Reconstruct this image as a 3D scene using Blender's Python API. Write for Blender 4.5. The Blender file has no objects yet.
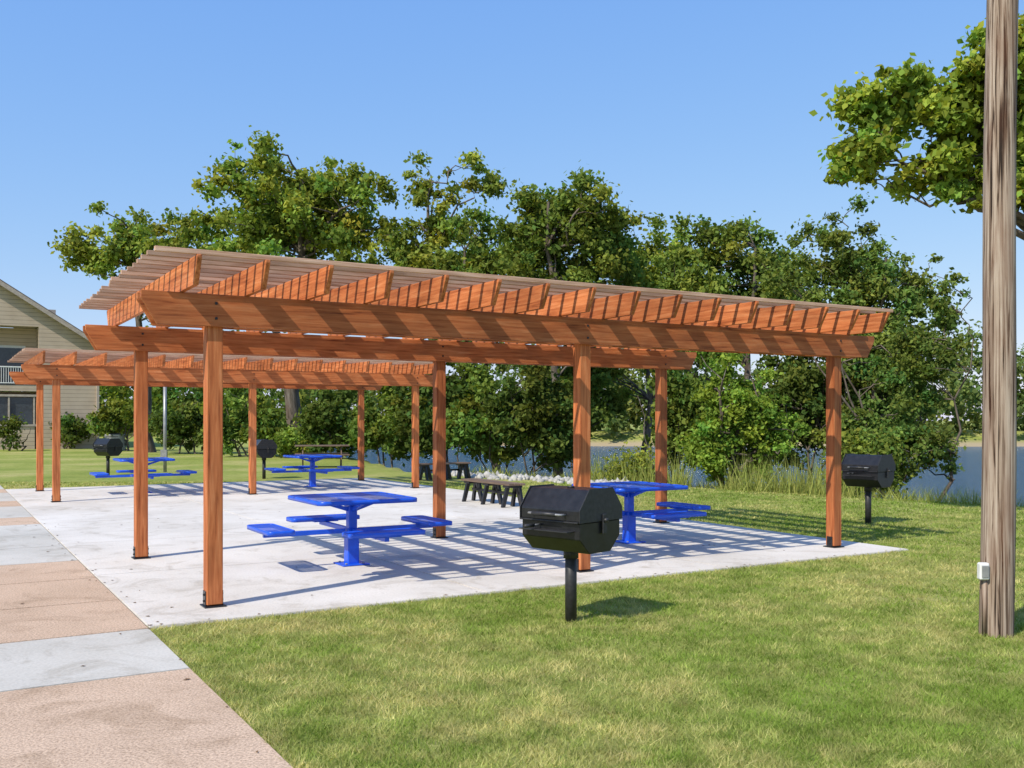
import bpy, bmesh, math, numpy as np
from mathutils import Vector, Matrix
rng=np.random.default_rng(7)
sc=bpy.context.scene
UX,UY=0.861,0.509
FL=(-2.62,8.59)
ANG=math.atan2(UY,UX)
def uv(u,v): return (FL[0]+UX*u-UY*v, FL[1]+UY*u+UX*v)
def to_uv(x,y):
    dx=x-FL[0]; dy=y-FL[1]
    return dx*UX+dy*UY, -dx*UY+dy*UX
def px(xp,D): return (xp-512)/980*D
# ---------------------------------------------------------------- terrain
def sstep(a,b,x):
    t=np.clip((x-a)/(b-a),0,1); return t*t*(3-2*t)
def terr(x,y):
    x=np.asarray(x,float); y=np.asarray(y,float)
    yb=np.where(x>-3,27-x,30+(-3-x)*3)
    yb=np.maximum(yb,-60)
    s=(y-yb)*0.7
    S1=sstep(0.6,8,s); S2=sstep(108,124,y+0.04*x+3*np.sin(x*.05))
    return -0.02-2.6*S1*(1-S2)+0.3*S2
# ---------------------------------------------------------------- materials
def newmat(name):
    m=bpy.data.materials.new(name); m.use_nodes=True
    nt=m.node_tree; b=nt.nodes['Principled BSDF']
    return m,nt,b
def N(nt,t,**kw):
    n=nt.nodes.new(t)
    for k,v in kw.items(): setattr(n,k,v)
    return n
def ramp(nt,fac,stops):
    r=N(nt,'ShaderNodeValToRGB'); el=r.color_ramp.elements
    while len(el)<len(stops): el.new(0.5)
    for e,(p,c) in zip(el,stops): e.position=p; e.color=(*c,1)
    nt.links.new(fac,r.inputs[0]); return r.outputs[0]
def noise(nt,vec,scale,detail=4,rough=.55,dist=0):
    n=N(nt,'ShaderNodeTexNoise'); n.inputs['Scale'].default_value=scale
    n.inputs['Detail'].default_value=detail; n.inputs['Roughness'].default_value=rough
    n.inputs['Distortion'].default_value=dist
    if vec is not None: nt.links.new(vec,n.inputs['Vector'])
    return n.outputs['Fac']
def mapping(nt,vec,scale=(1,1,1),locsock=None):
    m=N(nt,'ShaderNodeMapping'); m.inputs['Scale'].default_value=scale
    nt.links.new(vec,m.inputs['Vector'])
    if locsock is not None: nt.links.new(locsock,m.inputs['Location'])
    return m.outputs[0]
def mix(nt,f,a,b,mode='MIX'):
    m=N(nt,'ShaderNodeMix',data_type='RGBA',blend_type=mode)
    for sock,v in ((m.inputs[0],f),(m.inputs[6],a),(m.inputs[7],b)):
        if isinstance(v,(int,float)): sock.default_value=v
        elif isinstance(v,tuple): sock.default_value=(*v,1)
        else: nt.links.new(v,sock)
    return m.outputs[2]
def bump(nt,b,h,strength=.3,dist=.01):
    n=N(nt,'ShaderNodeBump'); n.inputs['Strength'].default_value=strength; n.inputs['Distance'].default_value=dist
    nt.links.new(h,n.inputs['Height']); nt.links.new(n.outputs[0],b.inputs['Normal'])
def wood_mat(name,stops,rough=.6,gs=(1.2,22,22),var=.35,lo=.8,hi=1.22,bs=.35):
    m,nt,b=newmat(name)
    tc=N(nt,'ShaderNodeTexCoord'); oi=N(nt,'ShaderNodeObjectInfo')
    mul=N(nt,'ShaderNodeMath',operation='MULTIPLY'); mul.inputs[1].default_value=37
    nt.links.new(oi.outputs['Random'],mul.inputs[0])
    cx=N(nt,'ShaderNodeCombineXYZ')
    for i in range(3): nt.links.new(mul.outputs[0],cx.inputs[i])
    v=mapping(nt,tc.outputs['Object'],gs,cx.outputs[0])
    n1=noise(nt,v,1.6,6,.6,.6)
    c=ramp(nt,n1,stops)
    v2=mapping(nt,tc.outputs['Object'],tuple(max(1.5,g*.25) for g in gs),cx.outputs[0])
    n2=noise(nt,v2,1.2,3)
    c=mix(nt,mix_f(nt,n2,var),c,(.12,.04,.015))
    hs=N(nt,'ShaderNodeHueSaturation'); mr=N(nt,'ShaderNodeMapRange')
    mr.inputs[3].default_value=lo; mr.inputs[4].default_value=hi
    nt.links.new(oi.outputs['Random'],mr.inputs[0]); nt.links.new(mr.outputs[0],hs.inputs['Value']); nt.links.new(c,hs.inputs['Color'])
    nt.links.new(hs.outputs[0],b.inputs['Base Color']); b.inputs['Roughness'].default_value=rough
    b.inputs['Specular IOR Level'].default_value=.25
    bump(nt,b,n1,bs,.006)
    return m
def mix_f(nt,f,amp):
    mr=N(nt,'ShaderNodeMapRange'); mr.inputs[1].default_value=.45; mr.inputs[2].default_value=.8
    mr.inputs[3].default_value=0; mr.inputs[4].default_value=amp
    nt.links.new(f,mr.inputs[0]); return mr.outputs[0]
M_wood=wood_mat('cedar_stained',[(.27,(.17,.042,.013)),(.42,(.43,.125,.040)),(.57,(.54,.18,.062)),(.78,(.68,.29,.13))],var=.5)
M_slat=wood_mat('slat_weathered',[(.3,(.32,.18,.11)),(.5,(.50,.31,.21)),(.75,(.66,.46,.34))],lo=.65,hi=1.25)
M_bwood=wood_mat('bench_plank',[(.3,(.10,.07,.05)),(.6,(.2,.14,.10)),(.8,(.28,.2,.15))])
def simple(name,col,rough=.5,metal=0,nscale=0,amt=.2,spec=.5):
    m,nt,b=newmat(name)
    b.inputs['Roughness'].default_value=rough; b.inputs['Metallic'].default_value=metal
    b.inputs['Specular IOR Level'].default_value=spec
    tc=N(nt,'ShaderNodeTexCoord')
    n=noise(nt,tc.outputs['Object'],nscale or 6,5)
    c=ramp(nt,n,[(.3,tuple(x*(1-amt) for x in col)),(.7,tuple(min(1,x*(1+amt)) for x in col))])
    nt.links.new(c,b.inputs['Base Color'])
    bump(nt,b,n,.1,.004)
    return m
M_black=simple('black_paint',(.012,.012,.014),.34,0,14,.5)
M_blackr=simple('black_cast',(.025,.025,.027),.5,0,30,.4)
M_blue=simple('blue_coating',(.012,.095,.66),.3,0,9,.12)
M_white=simple('white_paint',(.7,.7,.68),.5,0,5,.08)
M_grey=simple('grey_metal',(.3,.3,.3),.4,.3,8,.2)
M_rock=simple('limestone',(.40,.385,.35),.85,0,6,.35)
M_dark=simple('dark_interior',(.03,.03,.03),.8)
M_joint=simple('joint_dirt',(.13,.115,.09),.9,0,5,.4)
M_litter=simple('dry_leaf',(.16,.09,.04),.8,0,20,.4)
M_bldtrim=simple('trim',(.40,.34,.28),.7)
M_shingle=simple('shingles',(.13,.11,.095),.9,0,12,.35)
M_glass=simple('window_glass',(.05,.06,.07),.08)
# perforated blue
M_perf,nt,b=newmat('blue_perforated')
b.inputs['Base Color'].default_value=(.012,.095,.66,1); b.inputs['Roughness'].default_value=.35
tc=N(nt,'ShaderNodeTexCoord'); sp=N(nt,'ShaderNodeSeparateXYZ'); nt.links.new(tc.outputs['Object'],sp.inputs[0])
outs=[]
for i in (0,1):
    a=N(nt,'ShaderNodeMath',operation='MULTIPLY'); a.inputs[1].default_value=math.pi/.022; nt.links.new(sp.outputs[i],a.inputs[0])
    s=N(nt,'ShaderNodeMath',operation='SINE'); nt.links.new(a.outputs[0],s.inputs[0]); outs.append(s.outputs[0])
p=N(nt,'ShaderNodeMath',operation='MULTIPLY'); nt.links.new(outs[0],p.inputs[0]); nt.links.new(outs[1],p.inputs[1])
ab=N(nt,'ShaderNodeMath',operation='ABSOLUTE'); nt.links.new(p.outputs[0],ab.inputs[0])
lt=N(nt,'ShaderNodeMath',operation='LESS_THAN'); lt.inputs[1].default_value=.76; nt.links.new(ab.outputs[0],lt.inputs[0])
nt.links.new(lt.outputs[0],b.inputs['Alpha'])
# concrete
def concrete(name,dark,light,speck=False):
    m,nt,b=newmat(name); tc=N(nt,'ShaderNodeTexCoord')
    n1=noise(nt,tc.outputs['Object'],.55,6,.62); n2=noise(nt,tc.outputs['Object'],45 if not speck else 70,4,.7)
    c=ramp(nt,n1,[(.3,dark),(.6,light)])
    f=ramp(nt,n2,[(.3,(.72,.72,.72)),(.6,(1.05,1.05,1.05))] if not speck else [(.3,(.45,.40,.37)),(.5,(1,1,1)),(.68,(1.4,1.4,1.35))])
    c=mix(nt,.6 if not speck else .95,c,f,'MULTIPLY')
    n3=noise(nt,tc.outputs['Object'],1.7,8,.72,1.0)
    st=ramp(nt,n3,[(.32,(.58,.54,.48)),(.48,(1,1,1))])
    c=mix(nt,.6,c,st,'MULTIPLY')
    v=mapping(nt,tc.outputs['Object'],(1,1,1)); n4=noise(nt,v,.25,4,.6,1.5)
    c=mix(nt,.4,c,ramp(nt,n4,[(.35,(.8,.78,.74)),(.6,(1.03,1.03,1.03))]),'MULTIPLY')
    nt.links.new(c,b.inputs['Base Color']); b.inputs['Roughness'].default_value=.88
    b.inputs['Specular IOR Level'].default_value=.2
    bump(nt,b,n2,.35 if not speck else .8,.004)
    return m
M_conc=concrete('concrete',(.59,.55,.49),(.71,.67,.61))
M_conc2=concrete('concrete_walk',(.47,.45,.40),(.58,.555,.50))
M_aggr=concrete('exposed_aggregate',(.47,.34,.24),(.57,.42,.305),True)
# lawn / ground
M_gnd,nt,b=newmat('lawn_ground'); tc=N(nt,'ShaderNodeTexCoord')
n1=noise(nt,tc.outputs['Object'],.35,6,.6); n2=noise(nt,tc.outputs['Object'],6,6,.7); n3=noise(nt,tc.outputs['Object'],45,4,.8)
c=ramp(nt,n1,[(.3,(.22,.28,.06)),(.5,(.31,.35,.09)),(.68,(.46,.43,.17))])
c=mix(nt,.7,c,ramp(nt,n2,[(.3,(.6,.62,.55)),(.65,(1.15,1.12,1.1))]),'MULTIPLY')
c=mix(nt,.7,c,ramp(nt,n3,[(.3,(.5,.5,.45)),(.6,(1.2,1.2,1.15))]),'MULTIPLY')
geo=N(nt,'ShaderNodeNewGeometry'); sp=N(nt,'ShaderNodeSeparateXYZ'); nt.links.new(geo.outputs['Position'],sp.inputs[0])
mr=N(nt,'ShaderNodeMapRange'); mr.inputs[1].default_value=-.6; mr.inputs[2].default_value=-1.1; nt.links.new(sp.outputs[2],mr.inputs[0])
c=mix(nt,mr.outputs[0],c,(.38,.31,.20))
nt.links.new(c,b.inputs['Base Color']); b.inputs['Roughness'].default_value=.95; b.inputs['Specular IOR Level'].default_value=.1
bump(nt,b,n3,.8,.03)
# foliage
def leafmat(name,trans=.35):
    m=bpy.data.materials.new(name); m.use_nodes=True; nt=m.node_tree
    nt.nodes.remove(nt.nodes['Principled BSDF'])
    at=N(nt,'ShaderNodeAttribute',attribute_name='Col')
    df=N(nt,'ShaderNodeBsdfDiffuse'); nt.links.new(at.outputs['Color'],df.inputs[0])
    tr=N(nt,'ShaderNodeBsdfTranslucent')
    hs=mix(nt,1.0,at.outputs['Color'],(1.5,1.45,.6),'MULTIPLY'); nt.links.new(hs,tr.inputs[0])
    ms=N(nt,'ShaderNodeMixShader'); ms.inputs[0].default_value=trans
    nt.links.new(df.outputs[0],ms.inputs[1]); nt.links.new(tr.outputs[0],ms.inputs[2])
    nt.links.new(ms.outputs[0],nt.nodes['Material Output'].inputs[0])
    return m
M_leaf=leafmat('leaves',.34); M_blade=leafmat('grass_blades',.28)
M_bark=wood_mat('bark',[(.3,(.05,.04,.03)),(.5,(.12,.10,.08)),(.75,(.22,.19,.16))],.9,(6,6,1.2),.3)
M_pole=wood_mat('pole_wood',[(.38,(.022,.015,.011)),(.435,(.15,.10,.07)),(.50,(.31,.235,.18)),(.58,(.39,.31,.245)),(.7,(.52,.44,.36))],.9,(30,30,.6),.6,1,1,1)
# water
M_water,nt,b=newmat('lake_water'); tc=N(nt,'ShaderNodeTexCoord')
b.inputs['Base Color'].default_value=(.05,.14,.27,1); b.inputs['Roughness'].default_value=.15
v=mapping(nt,tc.outputs['Object'],(.6,2.5,1)); n=noise(nt,v,1.3,6,.7); bump(nt,b,n,1,1.0)
# siding
M_side,nt,b=newmat('clapboard'); tc=N(nt,'ShaderNodeTexCoord'); sp=N(nt,'ShaderNodeSeparateXYZ'); nt.links.new(tc.outputs['Object'],sp.inputs[0])
a=N(nt,'ShaderNodeMath',operation='MULTIPLY'); a.inputs[1].default_value=4.4; nt.links.new(sp.outputs[2],a.inputs[0])
fr=N(nt,'ShaderNodeMath',operation='FRACT'); nt.links.new(a.outputs[0],fr.inputs[0])
n=noise(nt,tc.outputs['Object'],1.5,4)
c=ramp(nt,n,[(.3,(.49,.385,.285)),(.7,(.57,.46,.35))])
c=mix(nt,1.0,c,ramp(nt,fr.outputs[0],[(0,(.4,.4,.4)),(.18,(1,1,1))]),'MULTIPLY')
nt.links.new(c,b.inputs['Base Color']); b.inputs['Roughness'].default_value=.8; bump(nt,b,fr.outputs[0],.5,.02)
# ---------------------------------------------------------------- mesh helpers
def link(o,parent=None):
    sc.collection.objects.link(o)
    if parent is not None: o.parent=parent
    return o
def empty(name,loc=(0,0,0),rz=0,parent=None):
    o=bpy.data.objects.new(name,None); o.empty_display_size=.3
    o.location=loc; o.rotation_euler=(0,0,rz); return link(o,parent)
def prism(name,prof,y0,y1,mat,parent=None,loc=(0,0,0),rot=(0,0,0),bev=.004):
    """profile in local XZ, extruded along Y"""
    bm=bmesh.new()
    f=bm.faces.new([bm.verts.new((x,y0,z)) for x,z in prof])
    r=bmesh.ops.extrude_face_region(bm,geom=[f])
    bmesh.ops.translate(bm,verts=[v for v in r['geom'] if isinstance(v,bmesh.types.BMVert)],vec=(0,y1-y0,0))
    bmesh.ops.recalc_face_normals(bm,faces=bm.faces)
    if bev>0: bmesh.ops.bevel(bm,geom=list(bm.edges),offset=bev,segments=1,affect='EDGES')
    me=bpy.data.meshes.new(name); bm.to_mesh(me); bm.free(); me.materials.append(mat)
    o=bpy.data.objects.new(name,me); o.location=loc; o.rotation_euler=rot
    return link(o,parent)
def box(name,c,s,mat,parent=None,rz=0,bev=.004):
    x,y,z=s[0]/2,s[1]/2,s[2]/2
    return prism(name,[(-x,-z),(x,-z),(x,z),(-x,z)],-y,y,mat,parent,c,(0,0,rz),bev)
def npmesh(name,V,F,mat,parent=None,cols=None,smooth=False,loc=(0,0,0)):
    me=bpy.data.meshes.new(name); V=np.asarray(V,np.float32); F=np.asarray(F,np.int32)
    me.vertices.add(len(V)); me.vertices.foreach_set('co',V.ravel())
    n,k=F.shape
    me.loops.add(n*k); me.loops.foreach_set('vertex_index',F.ravel())
    me.polygons.add(n); me.polygons.foreach_set('loop_start',np.arange(0,n*k,k,dtype=np.int32))
    me.polygons.foreach_set('loop_total',np.full(n,k,np.int32))
    if smooth: me.polygons.foreach_set('use_smooth',np.ones(n,bool))
    me.update(calc_edges=True)
    if cols is not None:
        ca=me.color_attributes.new('Col','FLOAT_COLOR','POINT')
        C=np.ones((len(V),4),np.float32); C[:,:3]=cols; ca.data.foreach_set('color',C.ravel())
    me.materials.append(mat)
    o=bpy.data.objects.new(name,me); o.location=loc
    return link(o,parent)
def tubes(paths,sides=7):
    VV=[];FF=[];off=0
    for P,R in paths:
        P=np.asarray(P,float); R=np.asarray(R,float)
        T=np.gradient(P,axis=0); T/=np.linalg.norm(T,axis=1)[:,None]+1e-9
        ref=np.array([0,0,1.]) if abs(T[0,2])<.8 else np.array([1.,0,0])
        A=np.cross(T,ref); A/=np.linalg.norm(A,axis=1)[:,None]+1e-9; B=np.cross(T,A)
        th=np.arange(sides)/sides*2*np.pi
        ring=P[:,None,:]+R[:,None,None]*(np.cos(th)[None,:,None]*A[:,None,:]+np.sin(th)[None,:,None]*B[:,None,:])
        n=len(P); VV.append(ring.reshape(-1,3))
        i=np.arange(n-1)[:,None]*sides; j=np.arange(sides)[None,:]; j2=(j+1)%sides
        FF.append(np.stack([i+j,i+j2,i+sides+j2,i+sides+j],-1).reshape(-1,4)+off); off+=n*sides
    return np.concatenate(VV),np.concatenate(FF)
def tube(name,P,r,mat,parent,sides=12,loc=(0,0,0),cap=True):
    R=np.full(len(P),r) if np.isscalar(r) else np.array(r)
    P=np.asarray(P,float)
    if cap:
        P=np.vstack([P[:1],P,P[-1:]]); P[0]+= (P[1]-P[2])*1e-3; P[-1]+=(P[-2]-P[-3])*1e-3
        R=np.concatenate([[.0005],R,[.0005]])
    V,F=tubes([(P,R)],sides); return npmesh(name,V,F,mat,parent,smooth=False,loc=loc)
# ---------------------------------------------------------------- ground
xs=np.unique(np.concatenate([np.linspace(-900,-60,15),np.linspace(-60,60,121),np.linspace(60,900,15)]))
ys=np.unique(np.concatenate([np.linspace(-60,0,7),np.linspace(0,130,131),np.linspace(130,1500,16)]))
X,Y=np.meshgrid(xs,ys); Z=terr(X,Y)
V=np.stack([X,Y,Z],-1).reshape(-1,3); nx=len(xs); ny=len(ys)
i,j=np.meshgrid(np.arange(nx-1),np.arange(ny-1)); a=(j*nx+i).ravel()
npmesh('ground',V,np.stack([a,a+1,a+1+nx,a+nx],-1),M_gnd,smooth=True)
npmesh('lake',[(-70,8,-1.4),(500,8,-1.4),(500,127,-1.4),(-70,127,-1.4)],[(0,1,2,3)],M_water)
def panels(name,rects,mat,z0,z1,gap=.007):
    bm=bmesh.new()
    for u0,u1,v0,v1 in rects:
        vs=[]
        for (a,b) in ((u0+gap,v0+gap),(u1-gap,v0+gap),(u1-gap,v1-gap),(u0+gap,v1-gap)):
            x,y=uv(a,b); vs.append((x,y))
        f=bm.faces.new([bm.verts.new((x,y,z0)) for x,y in vs])
        r=bmesh.ops.extrude_face_region(bm,geom=[f])
        bmesh.ops.translate(bm,verts=[v for v in r['geom'] if isinstance(v,bmesh.types.BMVert)],vec=(0,0,z1-z0))
    bmesh.ops.recalc_face_normals(bm,faces=bm.faces)
    ed=[e for e in bm.edges if all(v.co.z>z1-.001 for v in e.verts)]
    bmesh.ops.bevel(bm,geom=ed,offset=.006,segments=2,affect='EDGES')
    me=bpy.data.meshes.new(name); bm.to_mesh(me); bm.free(); me.materials.append(mat)
    return link(bpy.data.objects.new(name,me))
U0,U1=-.65,8.5; VN,VF=-.62,17.2
ub=np.linspace(U0,U1,4); vb=np.linspace(VN,VF,7)
panels('concrete_slab',[(ub[i],ub[i+1],vb[j],vb[j+1]) for i in range(3) for j in range(6)],M_conc,-.1,0,.004)
def quadstrip(name,u0,u1,v0,v1,z,mat):
    c=[uv(u0,v0),uv(u1,v0),uv(u1,v1),uv(u0,v1)]
    return npmesh(name,[(x,y,z) for x,y in c],[(0,1,2,3)],mat)
quadstrip('slab_joint_bed',U0-1.95,U1-.02,VN+.02,VF-.02,-.012,M_joint)
quadstrip('sidewalk_joint_bed',U0-1.95,U0-.02,-9,VN+.01,-.012,M_joint)
seq=[(-8.2,-6.2,'T'),(-6.2,-4.35,'T'),(-4.35,-2.1,'T'),(-2.1,-.67,'G'),(-.67,.75,'T'),(.75,2.2,'T'),(2.2,3.65,'T'),(3.65,5.2,'G'),(5.2,6.75,'G'),(6.75,8.3,'G'),(8.3,9.6,'T'),(9.6,12,'G'),(12,13.4,'T'),(13.4,16,'G'),(16,17.3,'T'),(17.3,20,'G')]
panels('sidewalk',[(U0-1.95,U0,a,b) for a,b,t in seq if t=='G'],M_conc2,-.1,-.001,.006)
panels('aggregate_sidewalk',[(U0-1.95,U0,a,b) for a,b,t in seq if t=='T'],M_aggr,-.1,-.001,.006)
panels('footpath',[(-30,-2.7,18.5,20)],M_conc2,-.1,-.002)
# dry leaf litter on the paving (one object)
LV=[];nl=130
for k in range(nl):
    u=rng.uniform(U0-1.9,U1) if k%3 else rng.normal(U0,.12); v=rng.uniform(-4,9); x,y=uv(min(u,U1-.1),max(v,VN+.05) if u>U0 else v); a=rng.uniform(0,6.28); s=rng.uniform(.012,.028)
    for q,(dx,dy,dz) in enumerate(((-1,0,.002),(0,.5,.008),(1,0,.003),(0,-.5,.006))):
        LV.append((x+s*(dx*math.cos(a)-dy*math.sin(a)),y+s*(dx*math.sin(a)+dy*math.cos(a)),dz))
npmesh('leaf_litter',LV,np.arange(nl*4).reshape(-1,4),M_litter)
# ---------------------------------------------------------------- pergola
def pergola(u,v):
    x,y=uv(u,v); P=empty('pergola',(x,y,0),ANG)
    for i,pu in enumerate((0,3.92,7.84)):
        for j,pv in enumerate((0,3.46)):
            prism('post',[(0.02,-.069),(2.6,-.069),(2.6,.069),(0.02,.069)],-.069,.069,M_wood,P,(pu,pv,0),(0,-math.pi/2,0),.006)
            box('base_plate',(pu,pv,.007),(.19,.19,.012),M_black,P)
            for sx in (-1,1):
                box('bracket',(pu+sx*.0745,pv,.075),(.006,.09,.13),M_black,P,bev=.002)
                for bz in (.05,.105): box('bolt',(pu+sx*.082,pv,bz),(.012,.02,.02),M_black,P,bev=.003)
    L0,L1=-.62,8.48
    for pv in (0,3.46):
        for k in (-1,1):
            prism('beam',[(L0+.13,2.44),(L1-.13,2.44),(L1,2.66),(L1,2.72),(L0,2.72),(L0,2.66)],-.021,.021,M_wood,P,(0,pv+k*.091,0))
        for pu in (0,3.92,7.84):
            for dz in (2.51,2.64):
                box('beam_bolt',(pu,pv-.116,dz),(.022,.012,.022),M_black,P,bev=.003)
    n=16; V0,V1=-.72,4.0
    for i in range(n):
        ru=-.28+i*(8.02+.28)/(n-1)+rng.normal(0,.008)
        L=V1-V0
        prism('rafter',[(.12,2.722),(L-.12,2.722),(L,2.93),(L,2.955),(0,2.955),(0,2.93)],-.02,.02,M_wood,P,(ru,V0+rng.normal(0,.006),0),(0,0,math.pi/2))
    ns=20
    for i in range(ns):
        sv=V0+.04+i*(V1-V0-.08)/(ns-1)
        w=.02
        prism('slat',[(-.62,-w),(8.10,-w),(8.10,w),(-.62,w)],-.02,.02,M_slat,P,(rng.normal(0,.012),sv,2.977+abs(rng.normal(0,.002))),(0,rng.normal(0,.0003),rng.normal(0,.0012)),.003)
    return P
pergola(0,0); pergola(0,12.66)
# ---------------------------------------------------------------- tables
def rrect(a,b,r,n=5):
    pts=[]
    for cx,cy,s in ((a-r,b-r,0),(-a+r,b-r,90),(-a+r,-b+r,180),(a-r,-b+r,270)):
        for k in range(n+1):
            t=math.radians(s+90*k/n); pts.append((cx+r*math.cos(t),cy+r*math.sin(t)))
    return pts
def perf_panel(name,a,b,r,z,parent,loc=(0,0),rz=0):
    e=empty(name,(loc[0],loc[1],z),rz,parent)
    pts=rrect(a,b,r); n=len(pts)
    me=bpy.data.meshes.new('perforated_plate'); me.from_pydata([(x*.99,y*.99,.006) for x,y in pts],[],[tuple(range(n))]); me.materials.append(M_perf)
    link(bpy.data.objects.new('perforated_plate',me),e)
    V=[];F=[]
    for k,(s,zz) in enumerate(((1,-.034),(1.0,.004),(.985,.012),(.94,.012),(.93,.002),(.93,-.034))):
        sx=1-(1-s)*min(1,.5/a); sy=1-(1-s)*min(1,.5/b)
        V+=[(x*sx,y*sy,zz) for x,y in pts]
    for k in range(5):
        for i in range(n):
            F.append((k*n+i,k*n+(i+1)%n,(k+1)*n+(i+1)%n,(k+1)*n+i))
    for i in range(n): F.append((5*n+i,5*n+(i+1)%n,(i+1)%n,i))
    npmesh('rim',V,F,M_blue,e)
def picnic_table(u,v):
    x,y=uv(u,v); P=empty('picnic_table',(x,y,0),ANG)
    perf_panel('table_top',.58,.58,.10,.755,P)
    for k in range(4):
        a=k*math.pi/2
        perf_panel('seat',.15,.43,.06,.455,P,(.93*math.cos(a),.93*math.sin(a)),a)
        c,s=math.cos(a),math.sin(a)
        box('seat_arm',(.545*c,.545*s,.385),(.93,.05,.05),M_blue,P,a)
        box('seat_bracket',(.93*c,.93*s,.413),(.22,.30,.012),M_blue,P,a,.001)
        prism('top_brace',[(.05,.60),(.05,.65),(.34,.722),(.42,.722)],-.018,.018,M_blue,P,(0,0,0),(0,0,a),.002)
    box('pedestal',(0,0,.37),(.10,.10,.71),M_blue,P,bev=.008)
    box('pedestal_sleeve',(0,0,.21),(.135,.135,.40),M_blue,P,bev=.008)
    box('foot_plate',(0,0,.01),(.32,.32,.014),M_blue,P)
    for a in range(4):
        aa=a*math.pi/2; box('anchor_bolt',(.12*math.cos(aa+.785)*1.2,.12*math.sin(aa+.785)*1.2,.024),(.025,.025,.016),M_grey,P)
    box('top_plate',(0,0,.722),(.36,.36,.012),M_blue,P)
for a,b_ in ((1.96,1.73),(5.88,1.73),(1.96,14.39),(5.88,14.39)): picnic_table(a,b_)
# ---------------------------------------------------------------- grills
def grill(x,y,rz,z=0):
    P=empty('barbecue_grill',(x,y,z),rz)
    tube('post',[(0,0,-.05),(0,0,.6)],.048,M_blackr,P,16)
    tube('collar',[(0,0,.5),(0,0,.585)],.062,M_blackr,P,16)
    L=.30
    low=[(-.14,.57),(.14,.57),(.265,.69),(.265,.82),(-.265,.82),(-.265,.69)]
    up=[(-.272,.828),(.272,.828),(.272,.92),(.15,1.075),(-.15,1.075),(-.272,.92)]
    prism('firebox',low,-L,L,M_black,P,(0,0,0),(0,0,math.pi/2),.006)
    prism('lid',up,-L-.006,L+.006,M_black,P,(0,0,0),(0,0,math.pi/2),.008)
    for s in (-1,1):
        rim=[(-.283,.822),(.283,.822),(.283,.924),(.155,1.086),(-.155,1.086),(-.283,.924)]
        prism('lid_flange',rim,-.004,.004,M_blackr,P,(s*(L+.009),0,0),(0,0,math.pi/2),.002)
        box('hinge_strap',(s*(L+.02),.03,.80),(.012,.05,.16),M_blackr,P)
        tube('hinge_pin',[(s*(L+.01),.03,.83),(s*(L+.05),.03,.83)],.018,M_blackr,P,10)
    box('seam_lip',(0,-.283,.826),(.6,.03,.012),M_blackr,P,bev=.002)
    tube('lid_handle',[(-.16,-.265,.88),(-.16,-.345,.885),(.16,-.345,.885),(.16,-.265,.88)],.010,M_grey,P,8)
    tube('lid_handle_grip',[(-.12,-.345,.885),(.12,-.345,.885)],.017,M_blackr,P,10)
    box('ash_shelf',(0,-.315,.755),(.5,.1,.008),M_blackr,P,bev=.001)
    tube('grate_handle',[(-.1,-.26,.79),(-.1,-.38,.79)],.008,M_grey,P,6)
    tube('grate_handle_coil',[(-.1,-.35,.79),(-.1,-.46,.79)],.014,M_blackr,P,8)
    tube('vent_knob',[(0,0,1.075),(0,0,1.09)],.03,M_blackr,P,10)
grill(.483,8.03,-math.radians(42))
grill(5.67,15.6,-math.radians(48))
D=29; grill(px(108,D),D,-math.radians(30))
D=27.5; grill(px(264,D),D,-math.radians(60))
# ---------------------------------------------------------------- benches
def bench(x,y,L,rz):
    P=empty('park_bench',(x,y,0),rz)
    for k in (-1,0,1): box('seat_plank',(0,k*.125,.43),(L,.115,.04),M_bwood,P)
    for k in (-1,0,1):
        cx=k*(L/2-.17)
        for s in (-1,1):
            prism('leg',[(s*.24,0),(s*.17,0),(s*.06,.40),(s*.14,.40)][::s],-.03,.03,M_black,P,(cx+.0,0,0.002),(0,0,math.pi/2),.003)
            prism('splayed_leg',[(s*.22,0),(s*.13,0),(s*.03,.40),(s*.11,.40)][::s],-.13,-.08,M_black,P,(cx,0,.002),(0,0,0),.003)
        box('cross_bar',(cx,0,.385),(.22,.3,.04),M_black,P)
    box('stretcher',(0,0,.25),(L-.3,.03,.05),M_black,P)
bench(px(492,19.0),19.0,1.9,ANG+math.pi/2)
bench(px(443,27),27,1.6,ANG+.1)
def wood_picnic(x,y,rz):
    P=empty('wooden_picnic_table',(x,y,0),rz)
    for k in range(5): box('top_board',(0,-.32+k*.16,.74),(1.85,.145,.04),M_bwood,P)
    for s in (-1,1):
        for k in (0,1): box('seat_board',(0,s*(.62+.15*k),.44),(1.85,.14,.04),M_bwood,P)
    for e in (-1,1):
        for s in (-1,1):
            prism('leg',[(s*.55,0),(s*.46,0),(s*.16,.72),(s*.25,.72)][::s],-.02,.02,M_bwood,P,(e*.65,0,0),(0,0,math.pi/2),.002)
        box('cross_beam',(e*.69,0,.40),(.04,1.5,.09),M_bwood,P)
D=34; wood_picnic(px(322,D),D,.2)
D=31; P=empty('metal_post',(px(165,D),D,0)); tube('shaft',[(0,0,-.05),(0,0,2.75)],.055,M_grey,P,12); box('cap',(0,0,2.76),(.13,.13,.03),M_grey,P); box('outlet_box',(.0,-.09,.55),(.2,.09,.28),M_grey,P)
D=52; P=empty('air_conditioner',(px(115,D),D,0)); box('housing',(0,0,.45),(.8,.8,.86),M_grey,P,bev=.03); tube('fan_guard',[(0,0,.88),(0,0,.93)],.33,M_dark,P,20)
for k in range(6): box('louver',(0,-.405,.15+k*.12),(.66,.02,.03),M_dark,P,bev=.002)
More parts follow.
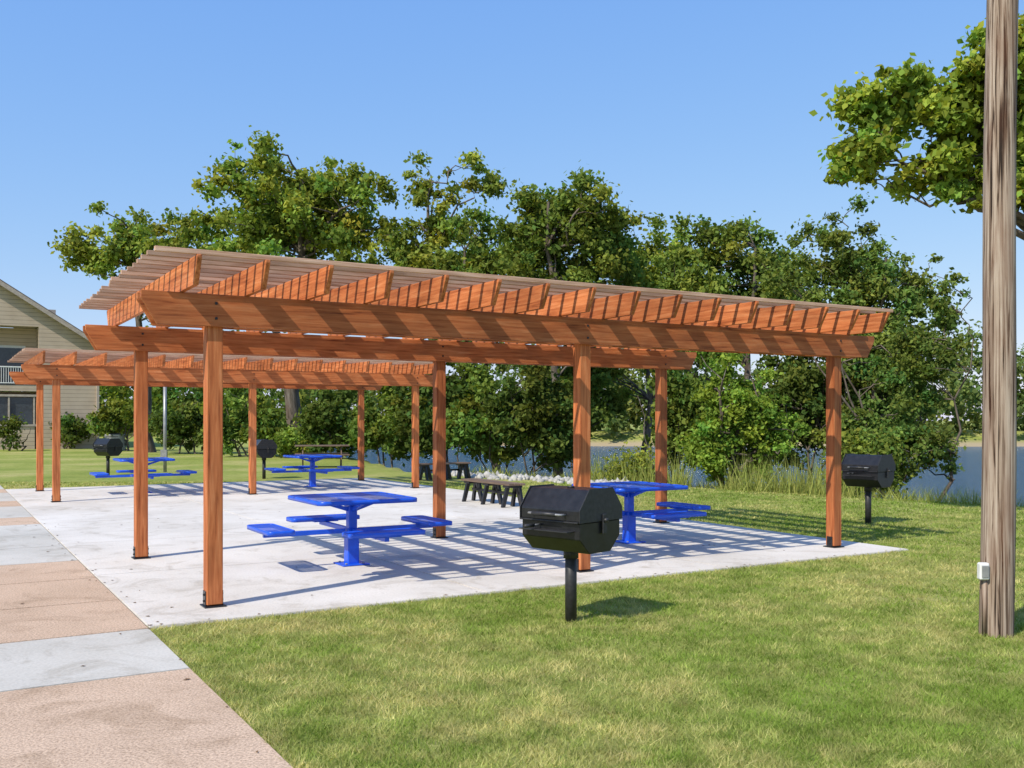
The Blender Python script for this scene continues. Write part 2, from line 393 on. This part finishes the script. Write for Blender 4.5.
# ---------------------------------------------------------------- utility pole
P=empty('utility_pole',(3.72,7.53,0))
zz=np.linspace(-.1,9.5,24); pts=[(.012*z+.01*math.sin(z*1.3),.004*z,z) for z in zz]
V,F=tubes([(pts,np.linspace(.124,.100,24))],26); npmesh('pole_shaft',V,F,M_pole,P,smooth=True)
tube('conduit',[(-.118,-.06,0),(-.118,-.06,.42)],.022,M_pole,P,10)
box('junction_box',(-.135,-.075,.48),(.075,.06,.13),M_white,P,bev=.01)
box('junction_cover',(-.135,-.108,.48),(.05,.008,.09),M_grey,P,bev=.002)
# ---------------------------------------------------------------- apartment building
P=empty('apartment_building',(-24.1,57,-.05),ANG)
W=17.; eave=6.0; apex=eave+.64*W/2; t1,t2=-3.1,-7.2
def roofz(x): return eave+.64*(-x if x>-W/2 else W+x)
def wall(prof,y0=0,y1=.2,m=M_side,n='wall'): return prism(n,prof,y0,y1,m,P,bev=0)
wall([(t1,0),(0,0),(0,roofz(0)),(t1,roofz(t1))])
wall([(t2,6.95),(t1,6.95),(t1,roofz(t1)),(t2,roofz(t2))])
wall([(t2,3.3),(t1,3.3),(t1,3.65),(t2,3.65)])
wall([(-W,0),(t2,0),(t2,roofz(t2)),(-W/2,apex),(-W,eave)])
wall([(t2,0),(t1-.2,0),(t1-.2,1.3),(t2,1.3)],.0,.2)
for zz0,zz1 in ((0.0,3.3),(3.65,6.95)):
    wall([(t2-.5,zz0),(t1+.5,zz0),(t1+.5,zz1),(t2-.5,zz1)],1.6,1.7,M_side,'recess_wall')
    box('recess_side',(t1+.05,.9,(zz0+zz1)/2),(.08,1.38,zz1-zz0),M_side,P,bev=0)
box('balcony_floor',((t1+t2)/2,.8,3.56),(4.0,1.55,.1),M_bldtrim,P)
box('ceiling',((t1+t2)/2,.9,7.02),(4.0,1.38,.1),M_bldtrim,P)
box('door',(-4.6,1.56,4.75),(1.7,.06,2.1),M_glass,P); box('door_frame',(-4.6,1.585,4.8),(1.9,.02,2.3),M_white,P)
box('window_glass',(-4.6,.10,2.2),(2.4,.04,1.5),M_glass,P)
for a,b_,c_ in ((-4.6,1.38,2.9),(-4.6,3.05,2.9)): box('window_frame',(a,.0,b_),(c_,.12,.12),M_bldtrim,P)
for a in (-3.33,-4.6,-5.9): box('window_mullion',(a,.02,2.2),(.09,.1,1.56),M_bldtrim,P)
box('railing_top',((t1+t2)/2,-.02,4.65),(t1-t2,.06,.07),M_white,P); box('railing_bottom',((t1+t2)/2,-.02,3.75),(t1-t2,.05,.05),M_white,P)
for k in range(34): box('baluster',(t2+.06+k*.12,-.02,4.2),(.03,.03,.86),M_white,P,bev=0)
ov=.35
for s,(xa,xb) in ((1,(ov,-W/2)),(-1,(-W-ov,-W/2))):
    za=eave-.64*ov; zb=apex
    prism('roof_slope',[(xa,za+.02),(xb,zb+.02),(xb,zb+.22),(xa,za+.2)][::s],-.5,16,M_shingle,P,bev=0)
    prism('rake_board',[(xa,za-.12),(xb,zb-.12),(xb,zb+.14),(xa,za+.14)][::s],-.53,-.49,M_bldtrim,P,bev=0)
box('corner_board',(0.0,.0,2.97),(.14,.28,5.85),M_bldtrim,P)
box('side_wall',(-.1,8,2.98),(.2,15.6,5.9),M_side,P,bev=0)
box('roof_vent',(-2.0,5,7.9),(.5,.5,1.1),M_bldtrim,P)
# ---------------------------------------------------------------- vegetation
def leaves(C,Rc,per,size,col,flat=.75,var=.45,up=.5):
    n=len(C); cnt=np.maximum(6,(per*(Rc/Rc.mean())**2).astype(int)); idx=np.repeat(np.arange(n),cnt); m=len(idx)
    d=rng.normal(size=(m,3)); d/=np.linalg.norm(d,axis=1)[:,None]
    r=rng.random(m)**.5*(1+.42*rng.normal(size=m))
    pos=C[idx]+d*(r*Rc[idx])[:,None]*np.array([1,1,flat])
    nrm=rng.normal(size=(m,3)); nrm[:,2]+=up; nrm+=d*.5; nrm/=np.linalg.norm(nrm,axis=1)[:,None]
    t=np.cross(nrm,rng.normal(size=(m,3))); t/=np.linalg.norm(t,axis=1)[:,None]+1e-9; bb=np.cross(nrm,t)
    s=(size*(.6+.8*rng.random(m)))[:,None]
    V=np.stack([pos-t*s*.5,pos+bb*s*.36-t*s*.05,pos+t*s*.55,pos-bb*s*.36-t*s*.05],1).reshape(-1,3)
    F=np.arange(m*4).reshape(-1,4)
    cc=1+var*(rng.random(n)-.5)*1.4; hue=rng.normal(0,.12,n)
    k=cc[idx]*(1+.6*(rng.random(m)-.5)); hh=hue[idx]+rng.normal(0,.08,m)
    c=np.array(col)[None,:]*k[:,None]; c[:,0]*=1+hh; c[:,2]*=1-.5*hh
    return V,F,np.repeat(np.clip(c,0,1),4,0)
def wiggle(a,b,n,amp,sag=0):
    t=np.linspace(0,1,n)[:,None]; P=a+(b-a)*t
    w=rng.normal(size=(n,3))*amp; w[0]=0; w[-1]=0
    P=P+w; P[:,2]+=sag*np.sin(t[:,0]*np.pi)*np.linalg.norm(b-a); return P
def tree(name,x,y,crowns,ncl,per,lsize,col,tr=.25,rc=(.5,1.0),split=.35,stems=1,zb=None,seedlimbs=9,limbr=.5):
    z0=float(terr(x,y)) if zb is None else zb
    E=empty(name,(x,y,z0))
    cr=np.array(crowns,float); vol=cr[:,3]*cr[:,4]*cr[:,5]; w=vol**.8; w/=w.sum()
    k=rng.choice(len(cr),ncl,p=w)
    d=rng.normal(size=(ncl,3)); d/=np.linalg.norm(d,axis=1)[:,None]
    r=rng.random(ncl)**.42*(1+.14*rng.normal(size=ncl))
    C=cr[k,:3]+d*r[:,None]*cr[k,3:]
    C[:,2]=np.maximum(C[:,2],.3)
    R=rng.uniform(rc[0],rc[1],ncl)*(1.15-.5*np.clip(r,0,1.2))
    V,F,cc=leaves(C,R,per,lsize,col); npmesh('foliage',V,F,M_leaf,E,cc)
    top=C[:,2].max(); cen=(cr[:,:3]*w[:,None]).sum(0)
    paths=[]; allp=[]; allr=[]
    for s in range(stems):
        b0=np.array([rng.normal(0,.25)*(stems>1),rng.normal(0,.25)*(stems>1),-.3])
        tgt=np.array([cen[0]+rng.normal(0,.5)*stems**.5,cen[1]+rng.normal(0,.5),cen[2]+.55*(top-cen[2])])
        P=wiggle(b0,tgt,9,.10); Rr=tr*np.linspace(1,.22,9)/stems**.4; Rr[0]*=1.35
        paths.append((P,Rr)); allp.append(P[int(9*split*.9):]); allr.append(Rr[int(9*split*.9):])
    sel=rng.choice(ncl,min(ncl,seedlimbs),replace=False)
    for s in sel:
        tp=np.concatenate(allp[:stems]); rr=np.concatenate(allr[:stems])
        dd=np.linalg.norm((C[s]-tp),axis=1)+np.where(C[s,2]-tp[:,2]<.3*np.linalg.norm(C[s,:2]-tp[:,:2],axis=1),4,0)
        q=np.argmin(dd); P=wiggle(tp[q],C[s],7,.14,.06); Rr=np.linspace(min(rr[q]*.7,tr*limbr),.015,7)
        paths.append((P,Rr)); allp.append(P); allr.append(Rr)
    tp=np.concatenate(allp); rr=np.concatenate(allr)
    for s in range(ncl):
        dd=np.linalg.norm(C[s]-tp,axis=1)+np.where(tp[:,2]>C[s,2],1.5,0)
        q=np.argmin(dd)
        if dd[q]>.2: paths.append((wiggle(tp[q],C[s],5,.06,.03),np.linspace(max(.014,min(rr[q]*.6,.05)),.008,5)))
    V,F=tubes(paths,6); npmesh('trunk_and_limbs',V,F,M_bark,E,smooth=True)
    return E
def bycrown(xp,yt,yb,hw,D,x0,jit=.0):
    cx=px(xp,D)-x0; zt=1.63+(420-yt)/980*D; zb_=1.63+(420-yb)/980*D; r=hw/980*D
    return (cx,jit,(zt+zb_)/2,r,r*.9,(zt-zb_)/2)
def T(name,trunkpx,D,specs,ncl,per,ls,col,**kw):
    x0=px(trunkpx,D); z0=float(terr(x0,D))
    cr=[]
    for s in specs:
        c=list(bycrown(s[0],s[1],s[2],s[3],D,x0,s[4] if len(s)>4 else 0)); c[2]-=z0; cr.append(c)
    return tree(name,x0,D,cr,ncl,per,ls,col,**kw)
G1=(.22,.28,.052); G2=(.155,.215,.045); G3=(.225,.28,.056); G4=(.095,.14,.034)
T('cottonwood_tree',290,45,[(285,140,290,92),(232,178,330,60,1),(345,160,290,55,-1),(388,200,320,45),(330,138,240,34)],200,165,.22,G1,tr=.42,rc=(.4,.95),seedlimbs=16)
T('cottonwood_tree',150,50,[(118,206,300,54),(160,218,330,46),(88,228,280,28),(192,210,320,36)],95,150,.23,G3,tr=.3,rc=(.4,.95))
T('elm_tree',445,43,[(466,144,205,26),(445,178,260,38),(425,150,205,20),(487,160,215,20),(435,205,320,52),(400,215,330,40)],115,100,.20,G3,tr=.28,rc=(.32,.75),seedlimbs=12)
T('elm_tree',505,40,[(485,215,340,48),(470,250,390,60),(520,192,330,40)],105,160,.2,G2,tr=.25,rc=(.45,.85))
T('elm_tree',562,35,[(572,160,260,58),(552,195,350,66),(608,190,300,40),(530,178,270,30)],160,160,.165,G2,tr=.25,rc=(.3,.8),seedlimbs=14)
T('elm_tree',640,38,[(645,212,340,44),(685,228,370,55),(620,260,390,44)],110,160,.17,G1,tr=.2,rc=(.35,.85))
T('elm_tree',730,32,[(708,208,320,42),(752,216,340,40),(700,250,380,50),(778,228,360,42)],140,165,.15,G2,tr=.2,rc=(.3,.75),seedlimbs=14)
T('willow_tree',850,27,[(832,204,330,42),(880,218,360,46),(796,218,350,40),(925,256,340,34),(880,310,440,64),(830,320,450,54)],230,160,.12,(.16,.215,.05),tr=.2,rc=(.22,.58),stems=3,seedlimbs=16)
T('willow_tree',915,24,[(915,310,420,44),(895,400,480,58),(945,268,330,18),(870,400,480,44)],125,155,.10,(.135,.195,.046),tr=.1,rc=(.2,.48),stems=4,seedlimbs=12)
T('vine_covered_tree',735,25,[(735,345,440,40),(760,390,480,36),(712,400,480,32)],110,220,.10,(.20,.30,.05),tr=.14,rc=(.22,.45),stems=2)
def bush(name,xp,yt,yb,hw,D,ncl,per,ls,col): T(name,xp,D,[(xp,yt,yb,hw),(xp+hw*.5,yt+(yb-yt)*.3,yb,hw*.6),(xp-hw*.5,yt+(yb-yt)*.35,yb,hw*.6)],ncl,per,ls,col,tr=.08,rc=(.3,.7),stems=3,seedlimbs=5)
bush('shrub',120,385,440,30,52,25,160,.2,G2); bush('shrub',190,385,450,40,48,40,170,.2,G4)
bush('shrub',245,380,450,40,44,40,170,.2,G2); bush('shrub',335,385,455,40,42,40,170,.2,G4)
bush('shrub',385,375,460,35,40,45,170,.18,G2); bush('shrub',440,350,460,40,38,55,170,.18,G4)
bush('shrub',485,350,465,38,36,55,170,.18,G2); bush('shrub',540,350,468,42,33,75,180,.16,G4)
bush('shrub',585,335,430,34,37,45,160,.18,G2); bush('shrub',680,350,470,26,31,48,180,.15,G2)
bush('shrub',800,345,455,38,27,60,180,.13,G4)
bush('shrub',865,420,500,30,22.5,40,180,.10,G2); bush('shrub',70,405,446,20,56,14,120,.2,G4)
bush('shrub',12,420,446,12,52,10,120,.15,G4); bush('shrub',300,425,455,30,43,25,120,.15,G1)
bush('shrub',632,448,484,20,26,16,120,.09,G1)
# tree right, trunk out of frame, limb overhanging into view
x0,y0=10.8,15.5
def rc_(xp,yp,rx,ry,D=15,dy=.7): return (px(xp,D)-x0,D-y0,1.63+(420-yp)/980*D,rx/980*D,dy,ry/980*D)
tree('cottonwood_tree',x0,y0,[rc_(905,105,52,36),rc_(945,172,55,38),rc_(862,155,38,22),rc_(970,105,45,55),rc_(862,98,32,12),rc_(1005,60,34,45,14.5),rc_(1000,180,40,36),rc_(1020,110,40,110),rc_(1090,130,80,110)],430,95,.115,(.24,.31,.052),tr=.2,rc=(.14,.36),zb=-.02,seedlimbs=24,limbr=.3)
# far tree line (one mass each)
nf=1900; fx=rng.uniform(-150,170,nf); fy=rng.uniform(113,132,nf)
hh=rng.random(nf)**1.5*(9.0+2.0*np.sin(fx*.13)+1.5*np.sin(fx*.37+1))
C=np.stack([fx,fy,np.maximum(terr(fx,fy),-1.2)+.5+hh],-1); V,F,cc=leaves(C,rng.uniform(.9,1.9,nf),90,.6,(.15,.20,.06),.9)
npmesh('distant_trees',V,F,M_leaf,None,cc)
nf=300; fx=rng.uniform(-90,-20,nf); fy=rng.uniform(92,110,nf); hh=rng.random(nf)*8
V,F,cc=leaves(np.stack([fx,fy,1+hh],-1),rng.uniform(1.2,2.4,nf),120,.5,G2,.9); npmesh('distant_trees',V,F,M_leaf,None,cc)
# rocks
Vs=[];Fs=[];off=0
ico=bmesh.new(); bmesh.ops.create_icosphere(ico,subdivisions=1,radius=1); iv=np.array([v.co[:] for v in ico.verts]); iF=np.array([[v.index for v in f.verts] for f in ico.faces]); ico.free()
for k in range(260):
    x=rng.uniform(-1.8,3.0); s=rng.normal(.5,.4)
    yb=27-x if x>-3 else 30+(-3-x)*3
    y=yb+s*1.4; r=rng.uniform(.04,.14)
    v=iv*r*rng.uniform(.6,1.2,3)*(1+.18*rng.normal(size=(len(iv),1)))+np.array([x,y,float(terr(x,y))+r*.1])
    Vs.append(v); Fs.append(iF+off); off+=len(iv)
npmesh('riprap_rocks',np.concatenate(Vs),np.concatenate(Fs),M_rock)
# ---------------------------------------------------------------- grass
def blades(name,n,Dr,spread,hgt,wid,colf,mask,lo=None,leanf=.55):
    u=rng.random(n); D=Dr[0]*(Dr[1]/Dr[0])**u
    x=(rng.random(n)*2-1)*spread*D; y=D
    ok=mask(x,y); x=x[ok]; y=y[ok]; D=D[ok]; n=len(x)
    z=terr(x,y); a=rng.random(n)*2*np.pi; h=hgt*(.5+rng.random(n))
    w=wid*np.maximum(1,D/6)*(.7+.6*rng.random(n))
    lean=rng.normal(0,leanf,(n,2))*h[:,None]
    B=np.stack([x,y,z],-1); dx=np.stack([np.cos(a)*w/2,np.sin(a)*w/2,np.zeros(n)],-1)
    tip=B+np.stack([lean[:,0],lean[:,1],h],-1)
    V=np.stack([B-dx,B+dx,tip],1).reshape(-1,3)
    c=colf(x,y,n); return npmesh(name,V,np.arange(n*3).reshape(-1,3),M_blade,None,np.repeat(c,3,0))
gN=rng.random((7,160,160))
def vn(x,y,sc_,k):
    X=(x*sc_+80)%159; Y=(y*sc_+80)%159; i=X.astype(int); j=Y.astype(int); fx_=X-i; fy_=Y-j
    fx_=fx_*fx_*(3-2*fx_); fy_=fy_*fy_*(3-2*fy_); g=gN[k]
    return (g[i,j]*(1-fx_)+g[(i+1)%160,j]*fx_)*(1-fy_)+(g[i,(j+1)%160]*(1-fx_)+g[(i+1)%160,(j+1)%160]*fx_)*fy_
def pat(x,y): return (vn(x,y,.45,0)*.9+vn(x,y,1.3,1)*.8+vn(x,y,3.7,2)*.9+vn(x,y,9,3)*1.0)/3.6
def gcol(x,y,n):
    p=pat(x,y); t=np.clip((p-.39)*2.7+rng.normal(0,.2,n),0,1)
    u,v=to_uv(x,y)
    ee=np.exp(-((v-VN)/.22)**2)*((u>U0)&(u<U1))*.35+np.exp(-((u-U0)/.12)**2)*(v<VN)*.3
    bare=np.exp(-(((x+1.72)/.35)**2+((y-7.75)/.16)**2)); t=np.clip(t+bare+ee,0,1)[:,None]
    a=np.array([.195,.285,.05]); b=np.array([.56,.50,.22])
    return (a*(1-t)+b*t)*(1+.5*(rng.random((n,1))-.5))*(.75+.5*vn(x,y,6,4))[:,None]
def lawn(x,y):
    u,v=to_uv(x,y)
    slab=(u>U0)&(u<U1)&(v>VN)&(v<VF)
    walk=(u<=U0)&(u>U0-1.95)&(v<20)
    yb=np.where(x>-3,27-x,30+(-3-x)*3)
    return ~slab&~walk&(y<yb+3)&(rng.random(len(x))<(.35+1.2*vn(x,y,5,5)))
blades('lawn_grass',740000,(3.8,26),.8,.030,.0052,gcol,lawn,leanf=.75)
def tall(x,y):
    yb=np.where(x>-3,27-x,30+(-3-x)*3); s=(y-yb)*.7
    return (s>1.0+.5*np.sin(x*2))&(s<5)&(x>-2)&(x<20)
rc1=lambda x,y,n:(np.array([.20,.25,.065])*(1+.8*(rng.random((n,1))-.5))+np.array([.18,.14,.05])*rng.random((n,1)))
blades('shore_grass',80000,(14,30),.8,.28,.006,rc1,tall)
def reeds(x,y):
    yb=27-x; s=(y-yb)*.7
    return (s>.7)&(s<3.2)&(((x>2.0)&(x<4.4))|((x>5.2)&(x<7.5)))&(rng.random(len(x))<vn(x,y,2.5,6)*1.4)
blades('reeds',80000,(17,28),.6,.68,.006,rc1,reeds,leanf=.25)
# ---------------------------------------------------------------- light & camera
sd=Vector((-.62,-.75,1)).normalized()
elev=math.asin(sd.z); rot=math.atan2(sd.x,sd.y)%(2*math.pi)
w=bpy.data.worlds.new('World'); sc.world=w; w.use_nodes=True; nt=w.node_tree
sky=nt.nodes.new('ShaderNodeTexSky'); sky.sky_type='NISHITA'; sky.sun_disc=False
sky.sun_elevation=elev; sky.sun_rotation=rot; sky.air_density=1.0; sky.dust_density=.4; sky.ozone_density=2.5
sp=nt.nodes.new('ShaderNodeSeparateColor'); cb=nt.nodes.new('ShaderNodeCombineColor'); nt.links.new(sky.outputs[0],sp.inputs[0])
for i,(g,k) in enumerate(((.78,.175),(.52,.29),(.153,.72))):
    p=nt.nodes.new('ShaderNodeMath'); p.operation='POWER'; p.inputs[1].default_value=g; nt.links.new(sp.outputs[i],p.inputs[0])
    q=nt.nodes.new('ShaderNodeMath'); q.operation='MULTIPLY'; q.inputs[1].default_value=k/.15; nt.links.new(p.outputs[0],q.inputs[0]); nt.links.new(q.outputs[0],cb.inputs[i])
nt.links.new(cb.outputs[0],nt.nodes['Background'].inputs[0]); nt.nodes['Background'].inputs[1].default_value=.15
l=bpy.data.lights.new('sun','SUN'); l.energy=5.0; l.angle=math.radians(.5); l.color=(1,.93,.81)
o=bpy.data.objects.new('sun',l); o.rotation_euler=(-sd).to_track_quat('-Z','Y').to_euler(); link(o)
cam=bpy.data.cameras.new('camera'); cam.sensor_width=36; cam.lens=980/1024*36; cam.shift_y=36/1024
cam.clip_start=.05; cam.clip_end=4000
co=bpy.data.objects.new('camera',cam); co.location=(0,0,1.63); co.rotation_euler=(math.pi/2,0,0); link(co)
sc.camera=co
sc.view_settings.view_transform='Standard'; sc.view_settings.look='None'; sc.view_settings.exposure=0
